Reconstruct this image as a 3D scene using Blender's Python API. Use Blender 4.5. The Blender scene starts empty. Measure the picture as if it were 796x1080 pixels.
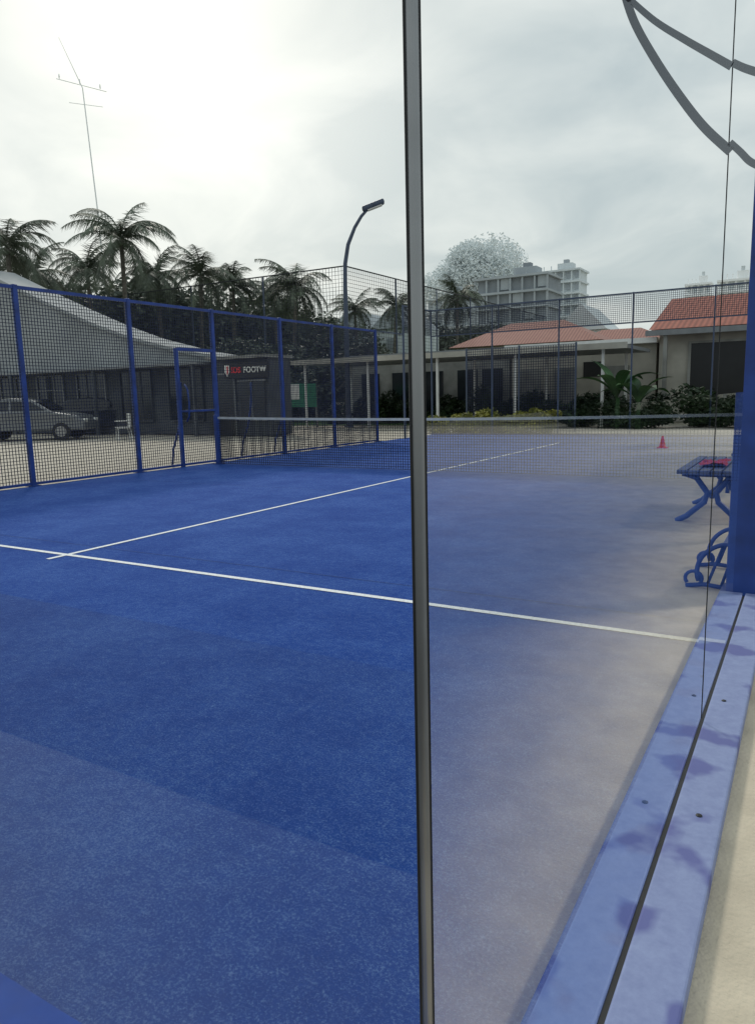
import bpy, math, random
from mathutils import Matrix, Vector
random.seed(7)
scene = bpy.context.scene
COL = scene.collection
rad = math.radians

# ------------------------------------------------------------------ camera
AX = Vector((0.8614, 0.5072, -0.0244)).normalized()      # camera right in world
AB = Vector((0.5044, -0.8490, 0.1572)).normalized()      # camera back
AU = AB.cross(AX).normalized()
AX = AU.cross(AB).normalized()
H = 1.25
cam_d = bpy.data.cameras.new('camera'); cam = bpy.data.objects.new('camera', cam_d); COL.objects.link(cam)
M = Matrix((AX, AU, AB)).transposed().to_4x4(); M.translation = Vector((0, 0, H))
cam.matrix_world = M
cam_d.sensor_fit = 'VERTICAL'; cam_d.sensor_height = 36; cam_d.lens = 770 / 1080 * 36
cam_d.clip_start = 0.02; cam_d.clip_end = 2000
scene.camera = cam

def ray(px, py):
    u = px - 398; v = py - 540
    return AX * u - AU * v - AB * 770
def P(px, py, X=None, Y=None, Z=None, D=None):
    r = ray(px, py)
    if X is not None: s = X / r.x
    elif Y is not None: s = Y / r.y
    elif Z is not None: s = (Z - H) / r.z
    else: s = D / math.hypot(r.x, r.y)
    return Vector((0, 0, H)) + r * s

# ------------------------------------------------------------------ mesh builder
class MB:
    def __init__(s): s.v = []; s.f = []
    def face(s, pts):
        n = len(s.v); s.v += [tuple(p) for p in pts]; s.f.append(tuple(range(n, n + len(pts))))
    def box(s, c, d, rz=0.0):
        cx, cy, cz = c; hx, hy, hz = d[0] / 2, d[1] / 2, d[2] / 2
        n = len(s.v); co, si = math.cos(rz), math.sin(rz)
        for z in (-hz, hz):
            for x, y in ((-hx, -hy), (hx, -hy), (hx, hy), (-hx, hy)):
                s.v.append((cx + x * co - y * si, cy + x * si + y * co, cz + z))
        for q in ((3, 2, 1, 0), (4, 5, 6, 7), (0, 1, 5, 4), (1, 2, 6, 5), (2, 3, 7, 6), (3, 0, 4, 7)):
            s.f.append(tuple(n + i for i in q))
        return s
    def bar(s, a, b, t, w=None):
        a = Vector(a); b = Vector(b); d = (b - a).normalized(); w = w or t
        up = Vector((0, 0, 1)) if abs(d.z) < .9 else Vector((1, 0, 0))
        p = d.cross(up).normalized(); q = p.cross(d)
        n = len(s.v)
        for e in (a, b):
            for i, j in ((-1, -1), (1, -1), (1, 1), (-1, 1)):
                s.v.append(tuple(e + p * i * t / 2 + q * j * w / 2))
        for k in ((0, 1, 5, 4), (1, 2, 6, 5), (2, 3, 7, 6), (3, 0, 4, 7), (3, 2, 1, 0), (4, 5, 6, 7)):
            s.f.append(tuple(n + i for i in k))
        return s
    def tube(s, pts, rads, n=8, cap=True):
        pts = [Vector(p) for p in pts]
        if not hasattr(rads, '__len__'): rads = [rads] * len(pts)
        base = len(s.v); pv = None
        for i, p in enumerate(pts):
            d = (pts[min(i + 1, len(pts) - 1)] - pts[max(i - 1, 0)]).normalized()
            if pv is None:
                up = Vector((0, 0, 1)) if abs(d.z) < .9 else Vector((1, 0, 0)); pv = d.cross(up).normalized()
            else: pv = (pv - d * pv.dot(d)).normalized()
            q = d.cross(pv)
            for k in range(n):
                a = 2 * math.pi * k / n
                s.v.append(tuple(p + (pv * math.cos(a) + q * math.sin(a)) * rads[i]))
        for i in range(len(pts) - 1):
            for k in range(n):
                a = base + i * n + k; b = base + i * n + (k + 1) % n
                s.f.append((a, b, b + n, a + n))
        if cap:
            s.f.append(tuple(base + k for k in range(n))[::-1])
            s.f.append(tuple(base + (len(pts) - 1) * n + k for k in range(n)))
        return s
    def lathe(s, prof, c=(0, 0, 0), n=16):
        base = len(s.v)
        for r, z in prof:
            for k in range(n):
                a = 2 * math.pi * k / n
                s.v.append((c[0] + r * math.cos(a), c[1] + r * math.sin(a), c[2] + z))
        for i in range(len(prof) - 1):
            for k in range(n):
                a = base + i * n + k; b = base + i * n + (k + 1) % n
                s.f.append((a, b, b + n, a + n))
        s.f.append(tuple(base + (len(prof) - 1) * n + k for k in range(n)))
        return s
    def prism(s, prof, y0, y1):       # prof in x,z, extruded along y
        n = len(s.v); m = len(prof)
        for y in (y0, y1):
            for x, z in prof: s.v.append((x, y, z))
        s.f.append(tuple(n + i for i in range(m))); s.f.append(tuple(n + m + i for i in range(m))[::-1])
        for i in range(m):
            j = (i + 1) % m; s.f.append((n + i, n + m + i, n + m + j, n + j))
        return s
    def grid(s, o, u, L, v, Hh, cell, t):
        o = Vector(o); u = Vector(u); v = Vector(v)
        k = int(L / cell)
        for i in range(k + 1): s.bar(o + u * (i * L / k), o + u * (i * L / k) + v * Hh, t)
        k = int(Hh / cell)
        for i in range(k + 1): s.bar(o + v * (i * Hh / k), o + v * (i * Hh / k) + u * L, t)
        return s
    def mesh(s, name, smooth=False):
        me = bpy.data.meshes.new(name); me.from_pydata(s.v, [], s.f); me.update()
        if smooth:
            for p in me.polygons: p.use_smooth = True
        return me
    def build(s, name, mat, parent=None, smooth=False, bevel=0):
        me = s.mesh(name, smooth); me.materials.append(mat)
        o = bpy.data.objects.new(name, me); COL.objects.link(o)
        if parent: o.parent = parent
        if bevel:
            b = o.modifiers.new('bevel', 'BEVEL'); b.width = bevel; b.segments = 2; b.limit_method = 'ANGLE'
        return o
def tag(o, label, cat, group=None):
    o['label'] = label; o['category'] = cat
    if group: o['group'] = group
    return o
def struct(o): o['kind'] = 'structure'; return o
def thing(name, label, cat, loc=(0, 0, 0), rz=0, group=None):
    o = bpy.data.objects.new(name, None); o.empty_display_size = .1; COL.objects.link(o)
    o.location = loc; o.rotation_euler = (0, 0, rz)
    return tag(o, label, cat, group)

# ------------------------------------------------------------------ materials
def nt(name):
    m = bpy.data.materials.new(name); m.use_nodes = True
    return m, m.node_tree, m.node_tree.nodes, m.node_tree.links, m.node_tree.nodes['Principled BSDF']
def mat(name, c, rough=.7, var=.25, scale=4, metal=0, bump=0, bscale=60, c2=None, coord='Object', spec=None):
    m, t, N, L, b = nt(name)
    b.inputs['Roughness'].default_value = rough; b.inputs['Metallic'].default_value = metal
    if spec is not None: b.inputs['Specular IOR Level'].default_value = spec
    tc = N.new('ShaderNodeTexCoord'); no = N.new('ShaderNodeTexNoise'); no.inputs['Scale'].default_value = scale
    no.inputs['Detail'].default_value = 6; L.new(tc.outputs[coord], no.inputs['Vector'])
    r = N.new('ShaderNodeValToRGB'); L.new(no.outputs['Fac'], r.inputs[0])
    a = [x * (1 - var) for x in c]; d = c2 or [min(1, x * (1 + var)) for x in c]
    r.color_ramp.elements[0].position = .35; r.color_ramp.elements[1].position = .65
    r.color_ramp.elements[0].color = (*a, 1); r.color_ramp.elements[1].color = (*d, 1)
    L.new(r.outputs[0], b.inputs['Base Color'])
    if bump:
        n2 = N.new('ShaderNodeTexNoise'); n2.inputs['Scale'].default_value = bscale; L.new(tc.outputs[coord], n2.inputs['Vector'])
        bp = N.new('ShaderNodeBump'); bp.inputs['Strength'].default_value = bump; bp.inputs['Distance'].default_value = .01
        L.new(n2.outputs['Fac'], bp.inputs['Height']); L.new(bp.outputs[0], b.inputs['Normal'])
    return m

def turf_mat():
    m, t, N, L, b = nt('blue_turf'); b.inputs['Roughness'].default_value = .9
    b.inputs['Specular IOR Level'].default_value = .15
    tc = N.new('ShaderNodeTexCoord')
    def noise(sc, det=4, rough=.6):
        n = N.new('ShaderNodeTexNoise'); n.inputs['Scale'].default_value = sc; n.inputs['Detail'].default_value = det
        n.inputs['Roughness'].default_value = rough; L.new(tc.outputs['Object'], n.inputs['Vector']); return n
    big = noise(1.3, 12, .8); mid = noise(26, 6, .8); fine = noise(120, 4, .9)
    mx = N.new('ShaderNodeMixRGB'); mx.inputs[1].default_value = (.006, .050, .285, 1); mx.inputs[2].default_value = (.011, .072, .36, 1)
    r = N.new('ShaderNodeMapRange'); r.inputs[1].default_value = .36; r.inputs[2].default_value = .66
    L.new(big.outputs['Fac'], r.inputs[0]); L.new(r.outputs[0], mx.inputs[0])
    # silica sand caught between fibres
    def mul(a, k):
        m_ = N.new('ShaderNodeMath'); m_.operation = 'MULTIPLY'; m_.inputs[1].default_value = k; L.new(a, m_.inputs[0]); return m_.outputs[0]
    def add(a, c):
        m_ = N.new('ShaderNodeMath'); m_.operation = 'ADD'; L.new(a, m_.inputs[0]); L.new(c, m_.inputs[1]); return m_.outputs[0]
    s_ = add(add(mul(fine.outputs['Fac'], .58), mul(mid.outputs['Fac'], .24)), mul(big.outputs['Fac'], .18))
    r2 = N.new('ShaderNodeMapRange'); r2.inputs[1].default_value = .49; r2.inputs[2].default_value = .60; L.new(s_, r2.inputs[0])
    m2 = N.new('ShaderNodeMixRGB'); m2.inputs[2].default_value = (.18, .31, .62, 1)
    L.new(mx.outputs[0], m2.inputs[1]); L.new(mul(r2.outputs[0], .62), m2.inputs[0])
    L.new(m2.outputs[0], b.inputs['Base Color'])
    bp = N.new('ShaderNodeBump'); bp.inputs['Strength'].default_value = 1.0; bp.inputs['Distance'].default_value = .008
    L.new(fine.outputs['Fac'], bp.inputs['Height']); L.new(bp.outputs[0], b.inputs['Normal'])
    return m
def path_mat():
    # concrete walk: sandy and bright along the beam and beyond the net, its middle greyed in colour to dim the glass reflection
    m, t, N, L, b = nt('reflection_toned_walk'); b.inputs['Roughness'].default_value = .95; b.inputs['Specular IOR Level'].default_value = .15
    tc = N.new('ShaderNodeTexCoord'); sp_ = N.new('ShaderNodeSeparateXYZ'); L.new(tc.outputs['Object'], sp_.inputs[0])
    no = N.new('ShaderNodeTexNoise'); no.inputs['Scale'].default_value = 6; no.inputs['Detail'].default_value = 8; L.new(tc.outputs['Object'], no.inputs[0])
    def rng(src, a, c_):
        r = N.new('ShaderNodeMapRange'); r.interpolation_type = 'SMOOTHSTEP'; r.inputs[1].default_value = a; r.inputs[2].default_value = c_; L.new(src, r.inputs[0]); return r.outputs[0]
    gx = rng(sp_.outputs[0], -.12, 1.1); gy = rng(sp_.outputs[1], 3.0, 13.0)
    grey = N.new('ShaderNodeMixRGB'); grey.inputs[1].default_value = (.27, .275, .285, 1); grey.inputs[2].default_value = (.46, .43, .385, 1); L.new(gy, grey.inputs[0])
    sand = N.new('ShaderNodeMixRGB'); sand.inputs[1].default_value = (.66, .57, .44, 1); L.new(gx, sand.inputs[0]); L.new(grey.outputs[0], sand.inputs[2])
    v = N.new('ShaderNodeMixRGB'); v.blend_type = 'MULTIPLY'; v.inputs[0].default_value = 1; L.new(sand.outputs[0], v.inputs[1])
    r = N.new('ShaderNodeMapRange'); r.inputs[1].default_value = .3; r.inputs[2].default_value = .7; r.inputs[3].default_value = .86; r.inputs[4].default_value = 1.08; L.new(no.outputs['Fac'], r.inputs[0])
    L.new(r.outputs[0], v.inputs[2]); L.new(v.outputs[0], b.inputs['Base Color'])
    n2 = N.new('ShaderNodeTexNoise'); n2.inputs['Scale'].default_value = 80; L.new(tc.outputs['Object'], n2.inputs[0])
    bp = N.new('ShaderNodeBump'); bp.inputs['Strength'].default_value = .5; bp.inputs['Distance'].default_value = .01; L.new(n2.outputs['Fac'], bp.inputs['Height']); L.new(bp.outputs[0], b.inputs['Normal'])
    return m
def glass_mat(name, tint=(.95, .97, .97)):
    m, t, N, L, b = nt(name); N.remove(b); out = N['Material Output']
    g = N.new('ShaderNodeNewGeometry'); fr = N.new('ShaderNodeFresnel')
    mr = N.new('ShaderNodeMapRange'); mr.inputs[3].default_value = 1.5; mr.inputs[4].default_value = 1 / 1.5
    L.new(g.outputs['Backfacing'], mr.inputs[0]); L.new(mr.outputs[0], fr.inputs['IOR'])
    # two faces of the sheet: 2R/(1+R)
    a = N.new('ShaderNodeMath'); a.operation = 'MULTIPLY'; a.inputs[1].default_value = 2; L.new(fr.outputs[0], a.inputs[0])
    c = N.new('ShaderNodeMath'); c.operation = 'ADD'; c.inputs[1].default_value = 1; L.new(fr.outputs[0], c.inputs[0])
    d = N.new('ShaderNodeMath'); d.operation = 'DIVIDE'; L.new(a.outputs[0], d.inputs[0]); L.new(c.outputs[0], d.inputs[1])
    gl = N.new('ShaderNodeBsdfGlossy'); gl.inputs['Roughness'].default_value = 0.0; gl.inputs['Color'].default_value = (1, 1, 1, 1)
    tr = N.new('ShaderNodeBsdfTransparent'); tr.inputs[0].default_value = (*tint, 1)
    m2 = N.new('ShaderNodeMixShader'); L.new(d.outputs[0], m2.inputs[0]); L.new(tr.outputs[0], m2.inputs[1]); L.new(gl.outputs[0], m2.inputs[2])
    L.new(m2.outputs[0], out.inputs['Surface']); return m
def foliage_mat(name, c, c2):
    return mat(name, c, .6, .3, 1.2, c2=c2)
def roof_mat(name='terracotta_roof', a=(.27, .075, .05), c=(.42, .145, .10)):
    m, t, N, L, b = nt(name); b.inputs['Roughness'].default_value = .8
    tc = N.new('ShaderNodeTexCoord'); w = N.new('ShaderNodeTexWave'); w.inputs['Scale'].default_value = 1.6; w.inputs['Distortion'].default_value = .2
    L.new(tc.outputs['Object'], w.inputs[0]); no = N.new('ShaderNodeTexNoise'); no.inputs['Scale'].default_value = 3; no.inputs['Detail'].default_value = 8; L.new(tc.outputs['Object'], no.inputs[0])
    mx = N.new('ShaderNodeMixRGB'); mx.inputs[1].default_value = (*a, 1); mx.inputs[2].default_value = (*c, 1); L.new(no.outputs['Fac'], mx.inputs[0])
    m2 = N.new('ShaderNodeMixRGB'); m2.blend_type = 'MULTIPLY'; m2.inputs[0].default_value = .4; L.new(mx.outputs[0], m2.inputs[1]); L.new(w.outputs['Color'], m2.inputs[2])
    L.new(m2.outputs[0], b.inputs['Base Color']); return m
def beam_mat(name, ca, cb, cs_, amt):  # leaf shadows on the beam are painted in as soft noise patches
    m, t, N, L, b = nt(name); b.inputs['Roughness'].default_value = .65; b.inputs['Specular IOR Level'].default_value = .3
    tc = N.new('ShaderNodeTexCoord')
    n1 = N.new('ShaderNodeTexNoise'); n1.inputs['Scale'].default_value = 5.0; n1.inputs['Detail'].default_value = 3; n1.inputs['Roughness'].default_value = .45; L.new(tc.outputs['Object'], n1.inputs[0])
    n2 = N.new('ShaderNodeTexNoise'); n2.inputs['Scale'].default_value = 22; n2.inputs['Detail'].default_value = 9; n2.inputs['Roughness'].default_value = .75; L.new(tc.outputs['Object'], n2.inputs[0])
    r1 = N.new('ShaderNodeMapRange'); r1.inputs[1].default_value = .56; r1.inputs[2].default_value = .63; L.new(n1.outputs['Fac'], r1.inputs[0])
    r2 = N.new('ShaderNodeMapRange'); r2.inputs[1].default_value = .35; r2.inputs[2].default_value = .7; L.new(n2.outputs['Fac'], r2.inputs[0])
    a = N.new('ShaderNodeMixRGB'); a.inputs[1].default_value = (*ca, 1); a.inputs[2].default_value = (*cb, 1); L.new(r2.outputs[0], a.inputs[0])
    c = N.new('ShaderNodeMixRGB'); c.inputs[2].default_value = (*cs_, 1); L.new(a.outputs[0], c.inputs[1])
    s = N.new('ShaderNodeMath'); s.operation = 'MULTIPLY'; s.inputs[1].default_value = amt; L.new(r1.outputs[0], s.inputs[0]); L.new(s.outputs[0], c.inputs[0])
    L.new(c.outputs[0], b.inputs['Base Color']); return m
K = dict(
    turf=turf_mat(), glass=glass_mat('clear_court_glass'), path=path_mat(),
    beam=beam_mat('worn_beam_leaf_shade', (.22, .26, .46), (.29, .34, .55), (.11, .12, .33), .85),
    beamin=beam_mat('shaded_beam_paint', (.04, .11, .35), (.06, .14, .41), (.02, .045, .22), .85),  # darker copy of the beam paint, inner strip's shade set in the colour
    deep=mat('deep_blue_paint', (.010, .06, .34), .95, .15, 8, spec=.05),
    line=mat('white_turf_line', (.72, .75, .78), .8, .14, 60),
    seam=mat('turf_seam', (.006, .035, .15), .9, .2, 30),
    concrete=mat('sandy_concrete', (.52, .475, .40), .95, .08, 9, bump=.5, bscale=90, spec=.2),
    earth=mat('dusty_earth', (.30, .28, .22), .95, .3, .3),
    darkground=mat('dark_added_ground', (.05, .05, .052), .95, .3, 20),
    greyground=mat('grey_added_ground', (.20, .20, .195), .95, .08, 12, spec=.1),
    lawn=mat('lawn_green', (.06, .13, .03), .95, .35, 3),
    blue=mat('blue_steel_paint', (.016, .052, .24), .45, .25, 5),
    bluewire=mat('dark_blue_wire', (.012, .018, .05), .6, .2, 5),
    darkwire=mat('black_netting', (.04, .043, .047), .8, .1, 5),
    netcord=mat('black_net_cord', (.008, .009, .011), .8, .1, 20),
    band=mat('white_net_band', (.52, .54, .54), .7, .1, 10),
    rubber=mat('black_rubber', (.012, .012, .013), .55, .3, 20),
    alu=mat('brushed_dark_aluminium', (.30, .30, .305), .38, .12, 8, metal=.9),
    gable=mat('light_grey_gable_canvas', (.35, .37, .38), .85, .12, .6),
    darkwall=mat('dark_shopfront_wall', (.07, .078, .088), .7, .3, 1),
    winglass=mat('dark_window_glass', (.02, .025, .03), .12, .3, 1),
    dimframe=mat('grey_window_frame', (.20, .21, .22), .5, .1, 3),
    white=mat('white_paint', (.72, .72, .70), .5, .08, 3),
    greywall=mat('weathered_grey_wall', (.24, .24, .225), .85, .25, 1.5),
    beige=mat('beige_render', (.40, .38, .33), .85, .2, 1.0),
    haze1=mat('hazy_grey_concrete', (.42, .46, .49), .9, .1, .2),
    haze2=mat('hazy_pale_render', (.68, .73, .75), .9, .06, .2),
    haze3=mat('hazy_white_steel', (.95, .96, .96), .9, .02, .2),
    ghostleaf=mat('pale_reflection_leaf', (.80, .85, .86), .95, .02, .2, spec=0),
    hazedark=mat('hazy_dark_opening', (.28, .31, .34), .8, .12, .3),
    roof=roof_mat(), hazyroof=roof_mat('hazy_red_roof', (.33, .15, .12), (.42, .21, .175)),  # hazy roof: distance haze mixed into the tile colour
    trunk=mat('palm_bark', (.16, .145, .12), .9, .3, 6),
    palm=foliage_mat('palm_leaf', (.09, .11, .08), (.15, .18, .125)),  # palm and tree leaf colours lightened to carry distance haze
    leaf=foliage_mat('dark_leaf', (.075, .095, .075), (.12, .145, .105)),
    hedge=foliage_mat('hedge_leaf', (.010, .028, .009), (.032, .065, .02)),
    flower=foliage_mat('yellow_green_leaf', (.13, .16, .03), (.40, .36, .05)),
    banana=foliage_mat('banana_leaf', (.02, .065, .02), (.05, .13, .035)),
    lampgrey=mat('lamp_post_paint', (.055, .075, .12), .5, .15, 4),
    carw=mat('grey_car_paint', (.17, .18, .19), .35, .05, 2, metal=.2),
    card=mat('dark_car_paint', (.03, .035, .045), .25, .1, 2),
    red=mat('red_plastic', (.66, .03, .03), .5, .15, 8),
    orange=mat('red_cone_plastic', (.66, .05, .02), .5, .12, 8),
    cloth=mat('pink_red_cloth', (.42, .04, .08), .9, .25, 30),
    black=mat('black_panel', (.008, .008, .009), .4, .2, 3),
    green=mat('green_board', (.03, .20, .11), .6, .15, 3),
    slat=mat('blue_bench_slats', (.07, .09, .17), .55, .2, 12),
    mark=mat('dark_film_mark', (.03, .045, .07), .5, .1, 5),
)

# ------------------------------------------------------------------ world and sun
sun_el, sun_az = rad(40), math.atan2(-.66, .62)
sd = Vector((math.sin(sun_az) * math.cos(sun_el), math.cos(sun_az) * math.cos(sun_el), math.sin(sun_el)))
w = bpy.data.worlds.new('World'); scene.world = w; w.use_nodes = True
N, L = w.node_tree.nodes, w.node_tree.links; bg = N['Background']
sky = N.new('ShaderNodeTexSky'); sky.sky_type = 'NISHITA'; sky.sun_disc = False; sky.sun_elevation = sun_el; sky.sun_rotation = sun_az
sky.dust_density = 4; sky.air_density = 1.5
tc = N.new('ShaderNodeTexCoord'); sp = N.new('ShaderNodeSeparateXYZ'); L.new(tc.outputs['Generated'], sp.inputs[0])
mz = N.new('ShaderNodeMath'); mz.operation = 'ADD'; mz.inputs[1].default_value = .25; L.new(sp.outputs[2], mz.inputs[0])
mm = N.new('ShaderNodeMath'); mm.operation = 'MAXIMUM'; mm.inputs[1].default_value = .1; L.new(mz.outputs[0], mm.inputs[0])
dv = N.new('ShaderNodeVectorMath'); dv.operation = 'DIVIDE'; cb = N.new('ShaderNodeCombineXYZ')
for i in range(3): L.new(mm.outputs[0], cb.inputs[i])
L.new(tc.outputs['Generated'], dv.inputs[0]); L.new(cb.outputs[0], dv.inputs[1])
n1 = N.new('ShaderNodeTexNoise'); n1.inputs['Scale'].default_value = 2.1; n1.inputs['Detail'].default_value = 5; n1.inputs['Roughness'].default_value = .52; n1.inputs['Distortion'].default_value = .5
L.new(dv.outputs[0], n1.inputs[0])
cr = N.new('ShaderNodeValToRGB'); L.new(n1.outputs['Fac'], cr.inputs[0])
cr.color_ramp.elements[0].position = .36; cr.color_ramp.elements[0].color = (.49, .58, .605, 1)
cr.color_ramp.elements[1].position = .66; cr.color_ramp.elements[1].color = (.72, .785, .775, 1)
gd = P(170, 90, D=1) - Vector((0, 0, H)); gd.normalize()
dp = N.new('ShaderNodeVectorMath'); dp.operation = 'DOT_PRODUCT'; dp.inputs[1].default_value = gd; L.new(tc.outputs['Generated'], dp.inputs[0])
mx0 = N.new('ShaderNodeMath'); mx0.operation = 'MAXIMUM'; mx0.inputs[1].default_value = 0; L.new(dp.outputs['Value'], mx0.inputs[0])
pw = N.new('ShaderNodeMath'); pw.operation = 'POWER'; pw.inputs[1].default_value = 24; L.new(mx0.outputs[0], pw.inputs[0])
gs = N.new('ShaderNodeMixRGB'); gs.inputs[1].default_value = (0, 0, 0, 1); gs.inputs[2].default_value = (.34, .31, .26, 1); L.new(pw.outputs[0], gs.inputs[0])
skm = N.new('ShaderNodeMixRGB'); skm.blend_type = 'MULTIPLY'; skm.inputs[0].default_value = 1; skm.inputs[2].default_value = (.09, .09, .09, 1); L.new(sky.outputs[0], skm.inputs[1])
mxs = N.new('ShaderNodeMixRGB'); mxs.inputs[0].default_value = .9; L.new(skm.outputs[0], mxs.inputs[1]); L.new(cr.outputs[0], mxs.inputs[2])
adg = N.new('ShaderNodeMixRGB'); adg.blend_type = 'ADD'; adg.inputs[0].default_value = 1; L.new(mxs.outputs[0], adg.inputs[1]); L.new(gs.outputs[0], adg.inputs[2])
L.new(adg.outputs[0], bg.inputs[0]); bg.inputs[1].default_value = 1.0
sl = bpy.data.lights.new('sun', 'SUN'); sl.energy = 1.5; sl.angle = rad(8); sl.color = (1, .95, .87)
so = bpy.data.objects.new('sun', sl); COL.objects.link(so); so.rotation_euler = sd.to_track_quat('Z', 'Y').to_euler()
scene.view_settings.view_transform = 'Standard'; scene.view_settings.look = 'None'; scene.view_settings.exposure = 0

# ------------------------------------------------------------------ ground
XL, XR, YB, YF, YN = -10.28, -.29, .56, 20.76, 10.76
XC = (XL + XR) / 2
def sheet(name, x0, x1, y0, y1, z, m):
    b = MB(); b.face([(x0, y0, z), (x1, y0, z), (x1, y1, z), (x0, y1, z)]); return struct(b.build(name, m))
sheet('ground', -600, 600, -300, 900, -.04, K['earth'])
sheet('concrete_apron', -34, 16, -.46, 27.5, -.034, K['concrete'])
sheet('path', -.2, 16, -.458, 27.4, -.03, K['path'])
sheet('reflection_dimming_ground', -34, -.6, -.455, .44, -.028, K['greyground'])  # grey strip added outside the back glass to mute what it reflects
sheet('dark_reflected_ground', -40, 40, -14, -.46, -.03, K['darkground'])  # unseen dark ground added so the back glass reflects less light
sheet('lawn', -60, -14.5, 27.51, 75, -.03, K['lawn'])
sheet('court_turf', XL, XR, YB, YF, 0, K['turf'])
SY = 3.81; SF = 17.71
b = MB()
b.face([(XL, SY - .025, .004), (XR - .13, SY - .025, .004), (XR - .13, SY + .025, .004), (XL, SY + .025, .004)])
b.face([(XR - .1299, SY - .025, .016), (XR - .012, SY - .025, .016), (XR - .012, SY + .025, .016), (XR - .1299, SY + .025, .016)])
b.face([(XL, SF - .025, .004), (XR, SF - .025, .004), (XR, SF + .025, .004), (XL, SF + .025, .004)])
b.face([(XC - .025, SY + .0255, .004), (XC + .025, SY + .0255, .004), (XC + .025, SF - .0255, .004), (XC - .025, SF - .0255, .004)])
b.face([(XC - .025, SY - .18, .004), (XC + .025, SY - .18, .004), (XC + .025, SY - .0255, .004), (XC - .025, SY - .0255, .004)])
struct(b.build('court_lines', K['line']))
b = MB(); b.face([(XL, SY + .33, .003), (XR - .13, SY + .33, .003), (XR - .13, SY + .336, .003), (XL, SY + .336, .003)])
b.face([(XL, SY + 4.3, .003), (XR - .13, SY + 4.3, .003), (XR - .13, SY + 4.306, .003), (XL, SY + 4.306, .003)])
struct(b.build('turf_seams', K['seam']))

# ------------------------------------------------------------------ near glass enclosure
gw = thing('glass_wall', 'clear glass side wall standing in the worn blue beam beside the camera', 'glass wall')
SJ = 2.82; SE = 4.78; GH = 3.0
def pane(name, a, c, z0, z1, m, parent):
    b = MB(); b.face([(a[0], a[1], z0), (c[0], c[1], z0), (c[0], c[1], z1), (a[0], a[1], z1)]); return b.build(name, m, parent)
pane('glass_pane', (XR, YB + .006), (XR, SJ - .003), .0, 1.225, K['glass'], gw)
pane('glass_pane', (XR, SJ + .003), (XR, SE), .0, 1.225, K['glass'], gw)
MB().box((XR, SJ, GH / 2 + .02), (.0035, .004, GH - .02)).build('joint_seal', K['rubber'], gw)
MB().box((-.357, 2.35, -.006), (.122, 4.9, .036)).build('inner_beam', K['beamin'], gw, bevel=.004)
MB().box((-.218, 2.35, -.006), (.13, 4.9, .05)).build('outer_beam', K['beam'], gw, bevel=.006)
MB().box((-.2895, 2.35, -.012), (.013, 4.9, .04)).build('glazing_gasket', K['rubber'], gw)
for x, y in ((-.235, 3.05), (-.215, 2.15), (-.345, 3.3)):
    MB().lathe([(.009, 0), (.009, .002), (.005, .004)], (x, y, .0122 if x < -.3 else .0192), 12).build('bolt', K['rubber'], gw)
gb = thing('glass_wall', 'clear glass back wall meeting the side glass at the dark upright strip', 'glass wall')
xs = [XR - .004] + [XR - 2 * i for i in range(1, 5)] + [XL]
for i in range(5): pane('glass_pane', (xs[i] - .003, YB), (xs[i + 1] + .003, YB), .0, 1.0, K['glass'], gb)
MB().box((XL / 2 + XR / 2 - .08, YB + .125, -.004), (9.8, .23, .03)).box((XL / 2 + XR / 2 - .08, YB - .075, -.004), (9.8, .12, .03)).build('base_beam', K['deep'], gb, bevel=.004)
cs = thing('corner_strip', 'dark metal strip running full height where two glass walls meet', 'glass joint')
MB().tube([(XR, YB, .0), (XR, YB, 1.0), (XR, YB, 2.0), (XR, YB, 3.0)], .0056, 24).build('cover_profile', K['alu'], cs, True)
MB().box((XR - .0052, YB - .0035, 1.5), (.0022, .003, 3.0), rad(33)).box((XR + .0050, YB + .0030, 1.5), (.0022, .003, 3.0), rad(33)).build('seal', K['rubber'], cs)

# mark on the glass
def stroke(pts, wpx):
    b = MB(); L_ = []; dense = []
    for i in range(len(pts) - 1):
        p0 = Vector(pts[max(i - 1, 0)]); p1 = Vector(pts[i]); p2 = Vector(pts[i + 1]); p3 = Vector(pts[min(i + 2, len(pts) - 1)])
        for k in range(8):
            t = k / 8
            dense.append(.5 * ((2 * p1) + (p2 - p0) * t + (2 * p0 - 5 * p1 + 4 * p2 - p3) * t * t + (3 * p1 - p0 - 3 * p2 + p3) * t ** 3))
    dense.append(Vector(pts[-1]))
    for i, p in enumerate(dense):
        d = (dense[min(i + 1, len(dense) - 1)] - dense[max(i - 1, 0)]).normalized(); q = Vector((-d.y, d.x)) * (wpx[0] + (wpx[1] - wpx[0]) * i / (len(dense) - 1)) / 2
        L_.append((P(*(p + q), X=XR + .004), P(*(p - q), X=XR + .004)))
    for i in range(len(L_) - 1): b.face([L_[i][0], L_[i + 1][0], L_[i + 1][1], L_[i][1]])
    return b
mk = thing('glass_emblem', 'dark curved emblem strokes high on the side glass', 'emblem')
stroke([(655, -18), (668, 22), (690, 62), (716, 101), (742, 134), (770, 160)], (9, 11)).build('outer_stroke', K['mark'], mk)
stroke([(769, 150), (780, 160), (790, 170), (802, 176)], (8, 9)).build('outer_stroke', K['mark'], mk)
stroke([(660, -4), (690, 22), (722, 42), (750, 58), (771, 70)], (7, 10)).build('inner_stroke', K['mark'], mk)
stroke([(772, 66), (785, 72), (804, 78)], (9, 10)).build('inner_stroke', K['mark'], mk)

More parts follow.
